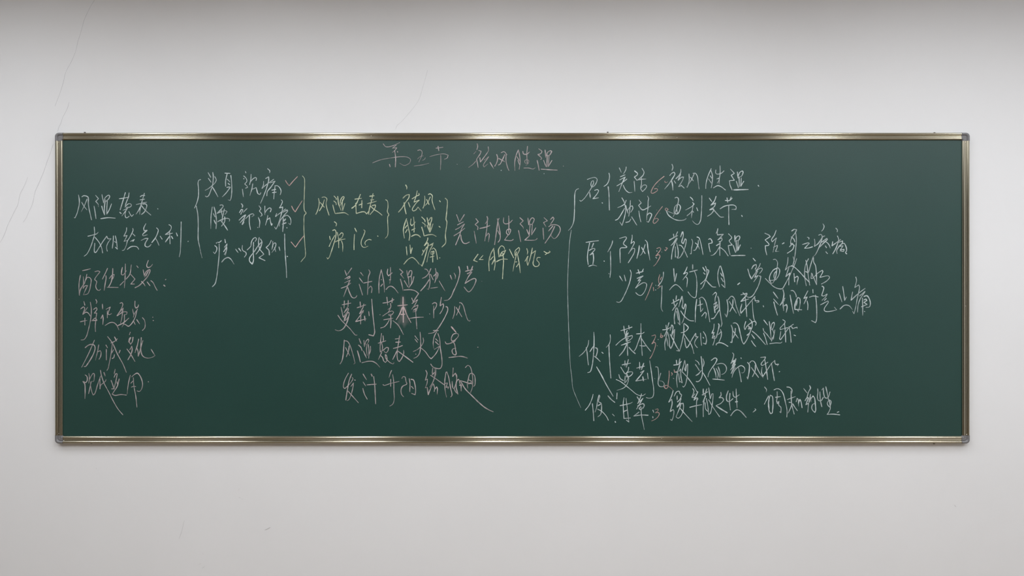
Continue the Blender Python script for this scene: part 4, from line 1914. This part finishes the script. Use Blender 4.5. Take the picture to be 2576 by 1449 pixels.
MARKS = parse_marks()
for idx, (kind, colour, strokes) in enumerate(MARKS):
    by_col = {}
    for q, (col, wpx, pts) in enumerate(strokes):
        acc = by_col.setdefault(col, ([], [], []))
        depth = BOARD_Z + 0.0002
        if kind == 'smudge':
            smear(acc, pts, wpx, depth)
        else:
            pr = random.uniform(0.76, 0.98) * min(1.0, (wpx / 3.0) ** 0.8) * (0.85 if kind == 'digit' else 1)
            ribbon(acc, pts, wpx * random.uniform(0.72, 0.95) * (0.88 if kind == 'digit' else 1), depth, pr, 0.4)
    name = {'phrase': 'chalk_writing', 'brace': 'chalk_brace', 'tick': 'chalk_tick', 'digit': 'chalk_numeral',
            'speck': 'chalk_speck', 'smudge': 'chalk_smudge'}[kind]
    # one mesh per mark; a dot of a second colour is a second material slot of the same mesh
    verts, faces, vals, mats, fm = [], [], [], [], []
    for col, acc in by_col.items():
        off = len(verts)
        verts += acc[0]
        vals += acc[2]
        faces += [tuple(i + off for i in f) for f in acc[1]]
        fm += [len(mats)] * len(acc[1])
        mats.append(M_CHALK[col])
    o = mesh_obj(name, verts, faces, mats[0], panel, label=LABELS[idx], attr=vals)
    for extra in mats[1:]:
        o.data.materials.append(extra)
    o.data.polygons.foreach_set('material_index', fm)

# ---------------------------------------------------------------- ceiling lamps
ROW_NAME = ('nearest the board', 'over the middle of the room', 'at the rear of the room')
for r, (dist, length, power, xs) in enumerate(LAMP_ROWS):
    lm = lamp_mat('lamp_diffuser_light', power)
    for i, x in enumerate(xs):
        e = bpy.data.objects.new('ceiling_lamp', None)
        e.location = (x, -dist, LAMP_Z)
        link(e)
        bpy.context.view_layer.update()
        e['label'] = '%s ceiling lamp from the left in the row %s' % (('first', 'second', 'third', 'fourth', 'fifth', 'sixth', 'seventh', 'eighth')[i], ROW_NAME[r])
        e['category'] = 'ceiling lamp'
        e['group'] = 'ceiling lamps'
        a, b = x - LAMP_W / 2, x + LAMP_W / 2
        c, d = -dist - length / 2, -dist + length / 2
        t = 0.02
        hv, hf = [], []
        for bx in ((a - t, b + t, c - t, d + t, LAMP_Z + 0.03, CEIL_Z), (a - t, a, c - t, d + t, LAMP_Z - 0.008, LAMP_Z + 0.03),
                   (b, b + t, c - t, d + t, LAMP_Z - 0.008, LAMP_Z + 0.03), (a, b, c - t, c, LAMP_Z - 0.008, LAMP_Z + 0.03),
                   (a, b, d, d + t, LAMP_Z - 0.008, LAMP_Z + 0.03)):
            v, f = box(*bx)
            hf += [tuple(k + len(hv) for k in g) for g in f]
            hv += v
        mesh_obj('lamp_housing', hv, hf, M_HOUSING, e)
        mesh_obj('lamp_diffuser', [(a, c, LAMP_Z), (b, c, LAMP_Z), (b, d, LAMP_Z), (a, d, LAMP_Z)], [(0, 3, 2, 1)], lm, e)
